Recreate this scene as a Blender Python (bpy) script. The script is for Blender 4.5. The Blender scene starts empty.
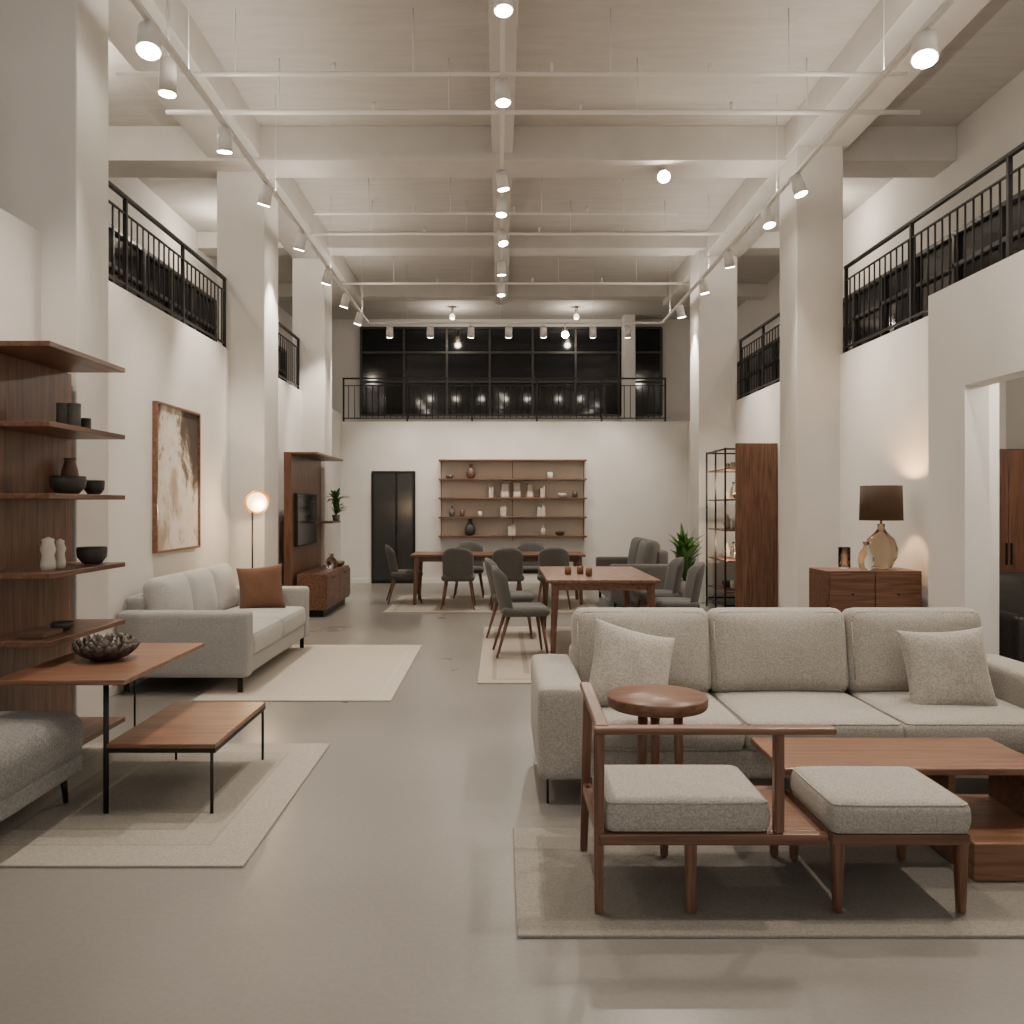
import bpy, bmesh, math, random
from mathutils import Vector, Matrix
random.seed(7)
S=bpy.context.scene
COL=S.collection

# ------------------------------------------------------------------ materials
def nm(name):
    m=bpy.data.materials.new(name); m.use_nodes=True
    nt=m.node_tree; b=nt.nodes["Principled BSDF"]
    return m,nt,b
def plain(name,c,rough=.5,metal=0,emit=None,es=0,noise=0.0,scale=8,bump=0,bscale=200):
    m,nt,b=nm(name)
    b.inputs["Roughness"].default_value=rough; b.inputs["Metallic"].default_value=metal
    tc=nt.nodes.new("ShaderNodeTexCoord")
    n=nt.nodes.new("ShaderNodeTexNoise"); n.inputs["Scale"].default_value=scale; n.inputs["Detail"].default_value=5
    nt.links.new(tc.outputs["Object"],n.inputs["Vector"])
    r=nt.nodes.new("ShaderNodeValToRGB")
    lo=[max(0,x*(1-noise)) for x in c]; hi=[min(1,x*(1+noise)) for x in c]
    r.color_ramp.elements[0].position=.3; r.color_ramp.elements[1].position=.7
    r.color_ramp.elements[0].color=(*lo,1); r.color_ramp.elements[1].color=(*hi,1)
    nt.links.new(n.outputs["Fac"],r.inputs["Fac"]); nt.links.new(r.outputs["Color"],b.inputs["Base Color"])
    if bump:
        n2=nt.nodes.new("ShaderNodeTexNoise"); n2.inputs["Scale"].default_value=bscale; n2.inputs["Detail"].default_value=3
        nt.links.new(tc.outputs["Object"],n2.inputs["Vector"])
        bp=nt.nodes.new("ShaderNodeBump"); bp.inputs["Strength"].default_value=bump; bp.inputs["Distance"].default_value=.01
        nt.links.new(n2.outputs["Fac"],bp.inputs["Height"]); nt.links.new(bp.outputs["Normal"],b.inputs["Normal"])
    if emit:
        b.inputs["Emission Color"].default_value=(*emit,1); b.inputs["Emission Strength"].default_value=es
    return m
def wood(name,c1,c2,axis,rough=.38):
    m,nt,b=nm(name); b.inputs["Roughness"].default_value=rough
    tc=nt.nodes.new("ShaderNodeTexCoord"); mp=nt.nodes.new("ShaderNodeMapping")
    sc=[16,16,16]; sc["XYZ".index(axis)]=1.0
    mp.inputs["Scale"].default_value=sc
    nt.links.new(tc.outputs["Object"],mp.inputs["Vector"])
    n=nt.nodes.new("ShaderNodeTexNoise"); n.inputs["Scale"].default_value=2.2; n.inputs["Detail"].default_value=7; n.inputs["Distortion"].default_value=.8
    nt.links.new(mp.outputs["Vector"],n.inputs["Vector"])
    r=nt.nodes.new("ShaderNodeValToRGB"); r.color_ramp.elements[0].position=.32; r.color_ramp.elements[1].position=.68
    r.color_ramp.elements[0].color=(*c1,1); r.color_ramp.elements[1].color=(*c2,1)
    nt.links.new(n.outputs["Fac"],r.inputs["Fac"]); nt.links.new(r.outputs["Color"],b.inputs["Base Color"])
    bp=nt.nodes.new("ShaderNodeBump"); bp.inputs["Strength"].default_value=.12; bp.inputs["Distance"].default_value=.004
    nt.links.new(n.outputs["Fac"],bp.inputs["Height"]); nt.links.new(bp.outputs["Normal"],b.inputs["Normal"])
    return m
def fabric(name,c,c2,scale=140):
    m,nt,b=nm(name); b.inputs["Roughness"].default_value=.95
    b.inputs["Sheen Weight"].default_value=.15
    tc=nt.nodes.new("ShaderNodeTexCoord")
    n=nt.nodes.new("ShaderNodeTexNoise"); n.inputs["Scale"].default_value=scale; n.inputs["Detail"].default_value=4; n.inputs["Roughness"].default_value=.7
    nt.links.new(tc.outputs["Object"],n.inputs["Vector"])
    r=nt.nodes.new("ShaderNodeValToRGB"); r.color_ramp.elements[0].position=.36; r.color_ramp.elements[1].position=.64
    r.color_ramp.elements[0].color=(*c,1); r.color_ramp.elements[1].color=(*c2,1)
    nt.links.new(n.outputs["Fac"],r.inputs["Fac"]); nt.links.new(r.outputs["Color"],b.inputs["Base Color"])
    n3=nt.nodes.new("ShaderNodeTexNoise"); n3.inputs["Scale"].default_value=7; n3.inputs["Detail"].default_value=2
    nt.links.new(tc.outputs["Object"],n3.inputs["Vector"])
    ad=nt.nodes.new("ShaderNodeMath"); ad.operation='MULTIPLY_ADD'; ad.inputs[1].default_value=2.5
    nt.links.new(n3.outputs["Fac"],ad.inputs[0]); nt.links.new(n.outputs["Fac"],ad.inputs[2])
    bp=nt.nodes.new("ShaderNodeBump"); bp.inputs["Strength"].default_value=.4; bp.inputs["Distance"].default_value=.006
    nt.links.new(ad.outputs[0],bp.inputs["Height"]); nt.links.new(bp.outputs["Normal"],b.inputs["Normal"])
    return m
def rugmat(name,hx,hy,stops):
    m,nt,b=nm(name); b.inputs["Roughness"].default_value=1
    L=nt.links; N=nt.nodes
    tc=N.new("ShaderNodeTexCoord"); sp=N.new("ShaderNodeSeparateXYZ"); L.new(tc.outputs["Object"],sp.inputs[0])
    def mth(op,a,bv):
        k=N.new("ShaderNodeMath"); k.operation=op
        for i,v in enumerate((a,bv)):
            if v is None: continue
            if isinstance(v,(int,float)): k.inputs[i].default_value=v
            else: L.new(v,k.inputs[i])
        return k.outputs[0]
    ax=mth('ABSOLUTE',sp.outputs[0],None); ay=mth('ABSOLUTE',sp.outputs[1],None)
    dx=mth('SUBTRACT',hx,ax); dy=mth('SUBTRACT',hy,ay)
    d=mth('MINIMUM',dx,dy)
    n=N.new("ShaderNodeTexNoise"); n.inputs["Scale"].default_value=120; n.inputs["Detail"].default_value=5; n.inputs["Roughness"].default_value=.7
    L.new(tc.outputs["Object"],n.inputs["Vector"])
    r=N.new("ShaderNodeValToRGB"); r.color_ramp.interpolation='CONSTANT'
    els=r.color_ramp.elements
    els[0].position=0; els[0].color=(*stops[0][1],1)
    els[1].position=stops[1][0]; els[1].color=(*stops[1][1],1)
    for p,c in stops[2:]:
        e=els.new(p); e.color=(*c,1)
    L.new(d,r.inputs["Fac"])
    v=mth('MULTIPLY_ADD',n.outputs["Fac"],1.3); N_=v.node; N_.inputs[2].default_value=.35
    mx=N.new("ShaderNodeVectorMath"); mx.operation='SCALE'
    L.new(r.outputs["Color"],mx.inputs[0]); L.new(v,mx.inputs["Scale"])
    L.new(mx.outputs[0],b.inputs["Base Color"])
    bp=N.new("ShaderNodeBump"); bp.inputs["Strength"].default_value=.5; bp.inputs["Distance"].default_value=.008
    L.new(n.outputs["Fac"],bp.inputs["Height"]); L.new(bp.outputs["Normal"],b.inputs["Normal"])
    return m

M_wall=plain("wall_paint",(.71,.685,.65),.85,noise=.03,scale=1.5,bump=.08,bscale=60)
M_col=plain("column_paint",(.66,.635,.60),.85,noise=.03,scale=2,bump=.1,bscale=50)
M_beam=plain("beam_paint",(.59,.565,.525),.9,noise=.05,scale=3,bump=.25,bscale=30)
M_pipe=plain("pipe_paint",(.74,.71,.67),.6)
def ceilmat():
    m,nt,b=nm("ceiling_board_marked"); L=nt.links;N=nt.nodes; b.inputs["Roughness"].default_value=.9
    tc=N.new("ShaderNodeTexCoord"); mp=N.new("ShaderNodeMapping"); mp.inputs["Scale"].default_value=(.8,5,1)
    L.new(tc.outputs["Object"],mp.inputs["Vector"])
    n=N.new("ShaderNodeTexNoise"); n.inputs["Scale"].default_value=1.8; n.inputs["Detail"].default_value=8; n.inputs["Roughness"].default_value=.7
    L.new(mp.outputs[0],n.inputs["Vector"])
    w=N.new("ShaderNodeTexWave"); w.bands_direction='Y'; w.inputs["Scale"].default_value=2.6; w.inputs["Distortion"].default_value=.3; w.wave_profile='SAW'
    L.new(tc.outputs["Object"],w.inputs["Vector"])
    r=N.new("ShaderNodeValToRGB"); r.color_ramp.elements[0].position=.3; r.color_ramp.elements[1].position=.7
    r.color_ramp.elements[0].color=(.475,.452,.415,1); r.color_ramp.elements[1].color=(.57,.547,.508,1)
    L.new(n.outputs["Fac"],r.inputs["Fac"]); L.new(r.outputs[0],b.inputs["Base Color"])
    ad=N.new("ShaderNodeMath"); ad.operation='MULTIPLY_ADD'; ad.inputs[1].default_value=.4
    L.new(w.outputs["Fac"],ad.inputs[0]); L.new(n.outputs["Fac"],ad.inputs[2])
    bp=N.new("ShaderNodeBump"); bp.inputs["Strength"].default_value=.5; bp.inputs["Distance"].default_value=.02
    L.new(ad.outputs[0],bp.inputs["Height"]); L.new(bp.outputs["Normal"],b.inputs["Normal"])
    return m
M_ceil=ceilmat()
def concrete():
    m,nt,b=nm("polished_concrete"); L=nt.links;N=nt.nodes
    tc=N.new("ShaderNodeTexCoord")
    n=N.new("ShaderNodeTexNoise"); n.inputs["Scale"].default_value=.7; n.inputs["Detail"].default_value=5; n.inputs["Roughness"].default_value=.55
    n2=N.new("ShaderNodeTexNoise"); n2.inputs["Scale"].default_value=45; n2.inputs["Detail"].default_value=4
    L.new(tc.outputs["Object"],n.inputs["Vector"]); L.new(tc.outputs["Object"],n2.inputs["Vector"])
    r=N.new("ShaderNodeValToRGB"); r.color_ramp.elements[0].position=.25; r.color_ramp.elements[1].position=.78
    r.color_ramp.elements[0].color=(.192,.181,.164,1); r.color_ramp.elements[1].color=(.250,.237,.217,1)
    L.new(n.outputs["Fac"],r.inputs["Fac"])
    mx=N.new("ShaderNodeMix"); mx.data_type='RGBA'; mx.blend_type='OVERLAY'; mx.inputs[0].default_value=.15
    L.new(r.outputs["Color"],mx.inputs[6]); L.new(n2.outputs["Fac"],mx.inputs[7])
    L.new(mx.outputs[2],b.inputs["Base Color"])
    mr=N.new("ShaderNodeMapRange"); mr.inputs["To Min"].default_value=.24; mr.inputs["To Max"].default_value=.34
    L.new(n.outputs["Fac"],mr.inputs["Value"]); L.new(mr.outputs[0],b.inputs["Roughness"])
    b.inputs["Specular IOR Level"].default_value=.6
    return m
M_floor=concrete()
W1=(.080,.034,.019); W2=(.20,.095,.054)
M_wx=wood("walnut_x",W1,W2,'X'); M_wy=wood("walnut_y",W1,W2,'Y'); M_wz=wood("walnut_z",W1,W2,'Z')
T1=(.12,.056,.031); T2=(.25,.128,.076)
M_tx=wood("teak_x",T1,T2,'X',.33); M_ty=wood("teak_y",T1,T2,'Y',.33)
M_black=plain("black_metal",(.018,.016,.015),.45,.6)
M_mull=plain("steel_mullion",(.06,.057,.053),.4,.5)
M_blackp=plain("dark_railing_metal",(.012,.011,.010),.5,.3)
M_fabR=fabric("greige_fabric",(.235,.215,.187),(.40,.373,.333),120)
M_fabL=fabric("light_gray_fabric",(.24,.233,.222),(.38,.37,.353))
M_fabLc=fabric("pale_gray_fabric",(.32,.31,.295),(.46,.45,.43))
M_fabD=fabric("dark_gray_fabric",(.07,.066,.062),(.125,.12,.112))
M_fabM=fabric("mid_gray_fabric",(.12,.116,.108),(.25,.243,.23),90)
M_fabP=fabric("pillow_linen",(.26,.238,.207),(.43,.40,.355),90)
M_fabB=fabric("rust_brown_velvet",(.085,.038,.018),(.15,.070,.034))
M_leather=plain("black_leather",(.02,.017,.015),.35,noise=.3,scale=30,bump=.2,bscale=90)
M_white=plain("white_metal",(.72,.70,.67),.4)
M_brass=plain("aged_brass",(.42,.26,.12),.35,.8)
M_lens=plain("lamp_lens",(1,.95,.85),.3,emit=(1,.90,.73),es=70)
M_lens2=plain("bright_lamp_lens",(1,.95,.85),.3,emit=(1,.92,.76),es=240)
M_glow=plain("frosted_glow",(1,.95,.85),.3,emit=(1,.66,.34),es=3.6)
M_shade=plain("brown_linen_shade",(.035,.021,.012),.9,noise=.15,scale=80,emit=(1,.42,.13),es=.02)
M_dark=plain("dark_ceramic",(.05,.044,.04),.55,noise=.3,scale=20)
M_grayc=plain("gray_ceramic",(.12,.11,.10),.6,noise=.25,scale=20)
M_ivory=plain("ivory_ceramic",(.62,.57,.5),.6,noise=.12,scale=12)
M_brownc=plain("brown_ceramic",(.13,.07,.045),.45,noise=.3,scale=15)
M_copper=plain("copper_metal",(.20,.095,.05),.4,.5)
M_silver=plain("dark_bronze",(.10,.08,.07),.42,.6,noise=.6,scale=25,bump=.8,bscale=40)
M_leaf=plain("leaf_green",(.05,.13,.03),.5,noise=.4,scale=10)
M_tv=plain("tv_screen",(.01,.01,.011),.15)
M_dglass=plain("night_glass",(.010,.011,.013),.08)
M_doorg=plain("smoked_door_glass",(.035,.035,.034),.15)
M_back=plain("beige_backing",(.66,.58,.49),.7,noise=.06,scale=2)
def glassm(name,c,r=.02):
    m,nt,b=nm(name); b.inputs["Base Color"].default_value=(*c,1); b.inputs["Transmission Weight"].default_value=1; b.inputs["Roughness"].default_value=r; b.inputs["IOR"].default_value=1.3
    tc=nt.nodes.new("ShaderNodeTexCoord"); n=nt.nodes.new("ShaderNodeTexNoise"); n.inputs["Scale"].default_value=6
    nt.links.new(tc.outputs["Object"],n.inputs["Vector"]); bp=nt.nodes.new("ShaderNodeBump"); bp.inputs["Strength"].default_value=.05
    nt.links.new(n.outputs["Fac"],bp.inputs["Height"]); nt.links.new(bp.outputs["Normal"],b.inputs["Normal"])
    return m
M_glass=glassm("clear_glass",(.93,.93,.9)); M_amber=glassm("amber_glass",(.50,.40,.28))
M_paper=plain("paper_pages",(.6,.55,.47),.9); M_books=[plain("book_cover_tan",(.35,.24,.15),.8),plain("book_cover_cream",(.58,.53,.45),.8),plain("book_cover_brown",(.12,.07,.045),.8)]
def painting():
    m,nt,b=nm("abstract_canvas"); L=nt.links;N=nt.nodes; b.inputs["Roughness"].default_value=.8
    tc=N.new("ShaderNodeTexCoord"); mp=N.new("ShaderNodeMapping"); mp.inputs["Scale"].default_value=(1,1.5,1.0); mp.inputs["Location"].default_value=(0,5.1,2.3)
    L.new(tc.outputs["Object"],mp.inputs["Vector"])
    n=N.new("ShaderNodeTexNoise"); n.inputs["Scale"].default_value=1.3; n.inputs["Detail"].default_value=9; n.inputs["Distortion"].default_value=.35; n.inputs["Roughness"].default_value=.68
    L.new(mp.outputs[0],n.inputs["Vector"])
    sp=N.new("ShaderNodeSeparateXYZ"); L.new(tc.outputs["Object"],sp.inputs[0])
    g=N.new("ShaderNodeMath"); g.operation='MULTIPLY_ADD'; g.inputs[1].default_value=-.18; L.new(sp.outputs[2],g.inputs[0]); L.new(n.outputs["Fac"],g.inputs[2])
    g2=N.new("ShaderNodeMath"); g2.operation='MULTIPLY_ADD'; g2.inputs[1].default_value=-.17; L.new(sp.outputs[1],g2.inputs[0]); L.new(g.outputs[0],g2.inputs[2])
    r=N.new("ShaderNodeValToRGB"); e=r.color_ramp.elements
    e[0].position=.34; e[0].color=(.05,.038,.03,1); e[1].position=.76; e[1].color=(.36,.28,.20,1)
    for p,c in((.41,(.12,.08,.055,1)),(.455,(.36,.29,.22,1)),(.49,(.62,.57,.50,1)),(.55,(.70,.66,.60,1)),(.62,(.60,.53,.44,1)),(.68,(.45,.36,.27,1))):
        k=e.new(p); k.color=c
    L.new(g2.outputs[0],r.inputs["Fac"]); L.new(r.outputs[0],b.inputs["Base Color"]); return m
M_paint=painting()

# ------------------------------------------------------------------ helpers
def mkobj(name,bm,mat,parent=None,smooth=False,loc=(0,0,0)):
    me=bpy.data.meshes.new(name)
    bmesh.ops.recalc_face_normals(bm,faces=bm.faces)
    bm.to_mesh(me); bm.free()
    if mat: me.materials.append(mat)
    if smooth:
        for p in me.polygons: p.use_smooth=True
    o=bpy.data.objects.new(name,me); COL.objects.link(o); o.location=loc
    if parent: o.parent=parent
    return o
def tag(o,label,cat,group=None):
    o["label"]=label; o["category"]=cat
    if group: o["group"]=group
    return o
def struct(o,label=None):
    o["kind"]="structure"
    if label: o["label"]=label
    return o
def root(name,label,cat,loc,rz=0,group=None):
    e=bpy.data.objects.new(name,None); COL.objects.link(e); e.location=loc; e.rotation_euler[2]=math.radians(rz)
    e.empty_display_size=.1
    return tag(e,label,cat,group)
def addbox(bm,b,bev=0,seg=2):
    x0,x1,y0,y1,z0,z1=b
    t=bmesh.new()
    vs=[t.verts.new(p) for p in((x0,y0,z0),(x1,y0,z0),(x1,y1,z0),(x0,y1,z0),(x0,y0,z1),(x1,y0,z1),(x1,y1,z1),(x0,y1,z1))]
    for f in((0,3,2,1),(4,5,6,7),(0,1,5,4),(1,2,6,5),(2,3,7,6),(3,0,4,7)): t.faces.new([vs[i] for i in f])
    if bev: bmesh.ops.bevel(t,geom=list(t.edges),offset=bev,segments=seg,affect='EDGES',profile=.5)
    me=bpy.data.meshes.new("tmp"); t.to_mesh(me); t.free(); bm.from_mesh(me); bpy.data.meshes.remove(me)
def box(name,b,mat,parent=None,bev=.003,loc=(0,0,0),seg=2):
    bm=bmesh.new(); addbox(bm,b,bev,seg); return mkobj(name,bm,mat,parent,False,loc)
def boxes(name,bs,mat,parent=None,bev=0):
    bm=bmesh.new()
    for b in bs: addbox(bm,b,bev)
    return mkobj(name,bm,mat,parent)
def addcyl(bm,p0,p1,r0,r1,seg=16):
    p0=Vector(p0);p1=Vector(p1); d=(p1-p0).normalized(); q=d.to_track_quat('Z','Y')
    a=[];c=[]
    for i in range(seg):
        t=2*math.pi*i/seg; u=q@Vector((math.cos(t),math.sin(t),0))
        a.append(bm.verts.new(p0+u*r0)); c.append(bm.verts.new(p1+u*r1))
    for i in range(seg):
        j=(i+1)%seg; bm.faces.new((a[i],a[j],c[j],c[i]))
    bm.faces.new(a[::-1]); bm.faces.new(c)
def autosm(o):
    me=o.data
    for p in me.polygons: p.use_smooth=len(p.vertices)==4
    return o
def cyl(name,p0,p1,r0,r1,mat,parent=None,seg=16):
    bm=bmesh.new(); addcyl(bm,p0,p1,r0,r1,seg); o=mkobj(name,bm,mat,parent); return autosm(o)
def lathe(name,prof,mat,parent=None,loc=(0,0,0),seg=28):
    bm=bmesh.new(); rings=[]
    for k,(r,z) in enumerate(prof):
        rings.append([bm.verts.new((r*math.cos(2*math.pi*i/seg),r*math.sin(2*math.pi*i/seg),z)) for i in range(seg)])
    for a,c in zip(rings,rings[1:]):
        for i in range(seg):
            j=(i+1)%seg; bm.faces.new((a[i],a[j],c[j],c[i]))
    bm.faces.new(rings[0][::-1])
    if prof[-1][0]>.001: bm.faces.new(rings[-1])
    bmesh.ops.remove_doubles(bm,verts=bm.verts,dist=.0003)
    return mkobj(name,bm,mat,parent,True,loc)
def cushion(name,c,size,mat,parent=None,r=.04,puff=.02,axis=2,n=14,rot=None,welt=False):
    bm=bmesh.new(); bmesh.ops.create_cube(bm,size=2)
    bmesh.ops.subdivide_edges(bm,edges=list(bm.edges),cuts=n,use_grid_fill=True)
    h=Vector(size)/2; r=min(r,min(h)*.98)
    for v in bm.verts:
        u=Vector([math.sin(x*math.pi/2) for x in v.co])
        p=Vector([u[i]*h[i] for i in range(3)])
        inn=Vector([max(-(h[i]-r),min(h[i]-r,p[i])) for i in range(3)])
        d=p-inn
        if d.length>1e-6: p=inn+d.normalized()*r
        o=[i for i in range(3) if i!=axis]
        f=(1-min(1,abs(p[o[0]]/h[o[0]]))**2)*(1-min(1,abs(p[o[1]]/h[o[1]]))**2)
        p[axis]+=puff*f*(p[axis]/h[axis])
        for i in o:
            p[i]+=puff*.5*(1-abs(p[axis]/h[axis]))*(p[i]/h[i])
        v.co=p
    M=Matrix.Translation(Vector(c))
    if rot: M=M@Matrix.Rotation(math.radians(rot[0]),4,rot[1])
    if welt:   # piped seams running round both faces of the cushion
        o=[i for i in range(3) if i!=axis]; k=r*.32
        for s in(-1,1):
            pts=[]
            a,b_=h[o[0]],h[o[1]]
            for cx,cy,t0 in((1,1,0),(-1,1,90),(-1,-1,180),(1,-1,270)):
                for q in range(5):
                    t=math.radians(t0+q*22.5); p=[0,0,0]
                    p[o[0]]=cx*(a-r)+math.cos(t)*(r-k*.6); p[o[1]]=cy*(b_-r)+math.sin(t)*(r-k*.6); p[axis]=s*(h[axis]-k)
                    pts.append(Vector(p))
            for i in range(len(pts)): addcyl(bm,pts[i],pts[(i+1)%len(pts)],.0035,.0035,6)
    bmesh.ops.transform(bm,matrix=M,verts=bm.verts)
    return mkobj(name,bm,mat,parent,True)
def pillow(name,label,s,t,mat,loc,rot,n=16):
    bm=bmesh.new(); g={}
    for side in(1,-1):
        for i in range(n+1):
            for j in range(n+1):
                edge=i in(0,n) or j in(0,n)
                if edge and side==-1: g[(side,i,j)]=g[(1,i,j)]; continue
                u=math.sin((i/n*2-1)*math.pi/2); v=math.sin((j/n*2-1)*math.pi/2)
                x=s/2*u*(1-.09*(1-v*v)); z=s/2*v*(1-.09*(1-u*u))
                th=t/2*math.sqrt(max(0,(1-u**4)*(1-v**4)))+.004*math.sin(7*u+5*v)*(1-u*u)*(1-v*v)
                g[(side,i,j)]=bm.verts.new((x,side*th,z))
        for i in range(n):
            for j in range(n):
                bm.faces.new((g[(side,i,j)],g[(side,i+1,j)],g[(side,i+1,j+1)],g[(side,i,j+1)]))
    o=mkobj(name,bm,mat,None,True,loc); o.rotation_euler=[math.radians(a) for a in rot]
    tag(o,label,"pillow"); return o
def copy_thing(src,loc,rz=None,label=None):
    r=src.copy(); COL.objects.link(r); r.location=loc
    if rz is not None: r.rotation_euler[2]=math.radians(rz)
    if label: r["label"]=label
    for ch in list(src.children):
        k=ch.copy(); COL.objects.link(k); k.parent=r
        for g in list(ch.children):
            kk=g.copy(); COL.objects.link(kk); kk.parent=k
    return r

# ------------------------------------------------------------------ room shell
LX=-3.05; RX=3.6; H=5.65; BY=16.3; Y0=-1.5; LP=3.25
struct(box("floor",(-4.7,5.2,Y0,19.2,-.1,0),M_floor,bev=0),"polished warm gray concrete floor")
struct(box("ceiling",(-4.7,5.2,Y0,19.2,H,H+.1),M_ceil,bev=0),"painted board-marked concrete ceiling")
struct(boxes("wall_left",[(LX-.15,LX,5.3,BY,0,LP),(-3.0,-2.86,Y0,5.35,0,3.2),(-4.6,LX-.15,Y0,19,3.0,3.1)],M_wall),"white plastered lower wall with mezzanine parapet")
struct(boxes("wall_right",[(RX,RX+.15,6.47,BY,0,3.09),(3.26,3.43,5.96,6.47,0,3.09),(3.43,RX+.1,6.3,6.47,0,3.09),(3.26,3.43,2.6,5.96,2.34,3.09),(3.26,3.43,Y0,2.6,0,3.09),
    (RX+.15,5.0,6.3,19,2.9,3.02),(3.43,5.0,Y0,6.3,2.9,3.02),(3.75,5.0,8.4,8.5,0,2.9)],M_wall),"white plastered wall with wide opening into next room")
struct(boxes("wall_back",[(LX,RX,BY,BY+.15,0,3.1),(LX,RX,BY+.15,19,2.95,3.05)],M_wall),"white plastered end wall")
struct(box("wall_mezzanine_left",(-4.7,-4.6,Y0,19.1,0,H),M_wall,bev=0))
struct(box("wall_mezzanine_right",(5.0,5.1,Y0,19.1,0,H),M_wall,bev=0))
struct(boxes("wall_mezzanine_back",[(-4.6,5,19,19.1,0,3.5),(-4.6,5,19,19.1,5.45,H),(-4.6,-3.1,19,19.1,3.5,5.45),(3.6,5,19,19.1,3.5,5.45)],M_wall))
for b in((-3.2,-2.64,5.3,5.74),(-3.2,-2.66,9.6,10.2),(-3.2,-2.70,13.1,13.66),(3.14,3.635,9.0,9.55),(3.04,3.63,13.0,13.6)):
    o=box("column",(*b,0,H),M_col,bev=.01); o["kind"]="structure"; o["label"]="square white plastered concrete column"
k=1
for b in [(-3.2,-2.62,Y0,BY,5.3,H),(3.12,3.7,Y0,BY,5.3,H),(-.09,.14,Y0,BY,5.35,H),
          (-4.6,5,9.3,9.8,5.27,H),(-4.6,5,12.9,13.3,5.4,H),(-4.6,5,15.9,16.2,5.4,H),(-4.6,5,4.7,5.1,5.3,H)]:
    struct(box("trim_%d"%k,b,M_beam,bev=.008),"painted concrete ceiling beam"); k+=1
for nm_,b in(("baseboard_back",(LX,RX,BY-.012,BY,0,.09)),("baseboard_left",(LX,LX+.012,5.84,9.6,0,.09)),("baseboard_right",(RX-.012,RX,6.5,9.0,0,.09))):
    struct(box(nm_,b,M_wall,bev=.002))
wn=1
def window(b,axis,nm_,nv,horiz=()):
    global wn
    x0,x1,y0,y1,z0,z1=b
    o=struct(box("window_%d"%wn,b,M_dglass,bev=0),nm_); wn+=1
    fr=[]
    t=.045
    if axis=='x':
        for i in range(nv+1):
            x=x0+(x1-x0)*i/nv; fr.append((x-t/2,x+t/2,y0-.05,y0-.003,z0,z1))
        for z in (z0,z1)+tuple(horiz): fr.append((x0,x1,y0-.045,y0-.003,z-t/2,z+t/2))
    else:
        xs=(x1+.003,x1+.05) if x1<0 else (x0-.05,x0-.003)
        for i in range(nv+1):
            y=y0+(y1-y0)*i/nv; fr.append((*xs,y-t/2,y+t/2,z0,z1))
        for z in (z0,z1)+tuple(horiz): fr.append((*xs,y0,y1,z-t/2,z+t/2))
    boxes("window_frame",fr,M_mull,o)
    return o
window((-3.1,3.6,18.98,19.0,3.5,5.45),'x',"tall dark night window with steel mullions",7,(4.25,4.9))
window((-4.6,-4.58,5.5,18,3.3,4.75),'y',"dark mezzanine window band with steel mullions",14,(4.3,))
window((4.98,5.0,4.0,18,3.2,4.45),'y',"dark mezzanine window band with steel mullions",16,(4.1,))
struct(box("column",(2.7,2.95,18.5,18.9,3.05,H),M_col,bev=.01),"slim plastered mezzanine column")
d=struct(box("door_1",(-2.46,-1.62,BY-.05,BY-.002,0,2.15),M_black,bev=.004),"dark smoked glass door in black frame")
box("door_glass",(-2.41,-2.0,BY-.058,BY-.045,.06,2.10),M_doorg,d,bev=0)
box("door_glass",(-1.96,-1.67,BY-.058,BY-.045,.06,2.10),M_doorg,d,bev=0)
cyl("door_handle",(-1.98,BY-.08,.95),(-1.98,BY-.08,1.2),.008,.008,M_black,d,8)

# ------------------------------------------------------------------ railings
def railing(p0,p1,z0,z1,label):
    p0=Vector(p0);p1=Vector(p1); L=(p1-p0).length; d=(p1-p0).normalized()
    ang=math.degrees(math.atan2(d.y,d.x))
    r=root("railing",label,"railing",(p0.x,p0.y,z0),ang,"mezzanine railings")
    h=z1-z0
    box("handrail",(0,L,-.02,.02,h-.03,h),M_blackp,r,bev=.004)
    box("bottom_rail",(0,L,-.012,.012,.06,.08),M_blackp,r,bev=.002)
    box("middle_rail",(0,L,-.01,.01,h-.16,h-.145),M_blackp,r,bev=.002)
    npst=max(1,round(L/1.3)); pm=None
    for i in range(npst+1):
        x=min(L-.02,max(.02,L*i/npst))
        if pm is None: pm=box("post",(-.016,.016,-.016,.016,0,h-.03),M_blackp,r,bev=.002); pm.location.x=x
        else:
            o=pm.copy(); COL.objects.link(o); o.location.x=x
    nb=min(98,int(L/.115)); bm_=None
    for i in range(1,nb):
        x=L*i/nb
        if bm_ is None: bm_=cyl("baluster",(0,0,.08),(0,0,h-.15),.008,.008,M_blackp,r,6); bm_.location.x=x
        else:
            o=bm_.copy(); COL.objects.link(o); o.location.x=x
RL="black metal balustrade with slim bars along the mezzanine edge"
railing((-3.1,5.76,0),(-3.1,9.58,0),LP,4.06,RL)
railing((-3.1,10.22,0),(-3.1,13.08,0),LP,4.06,RL)
railing((-2.93,2.2,0),(-2.93,4.72,0),3.2,4.1,RL)
railing((3.65,3.2,0),(3.65,8.98,0),3.09,4.02,RL)
railing((3.67,9.57,0),(3.67,12.98,0),3.09,4.02,RL)
railing((-3.03,16.36,0),(3.2,16.36,0),3.1,3.95,RL)

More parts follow.
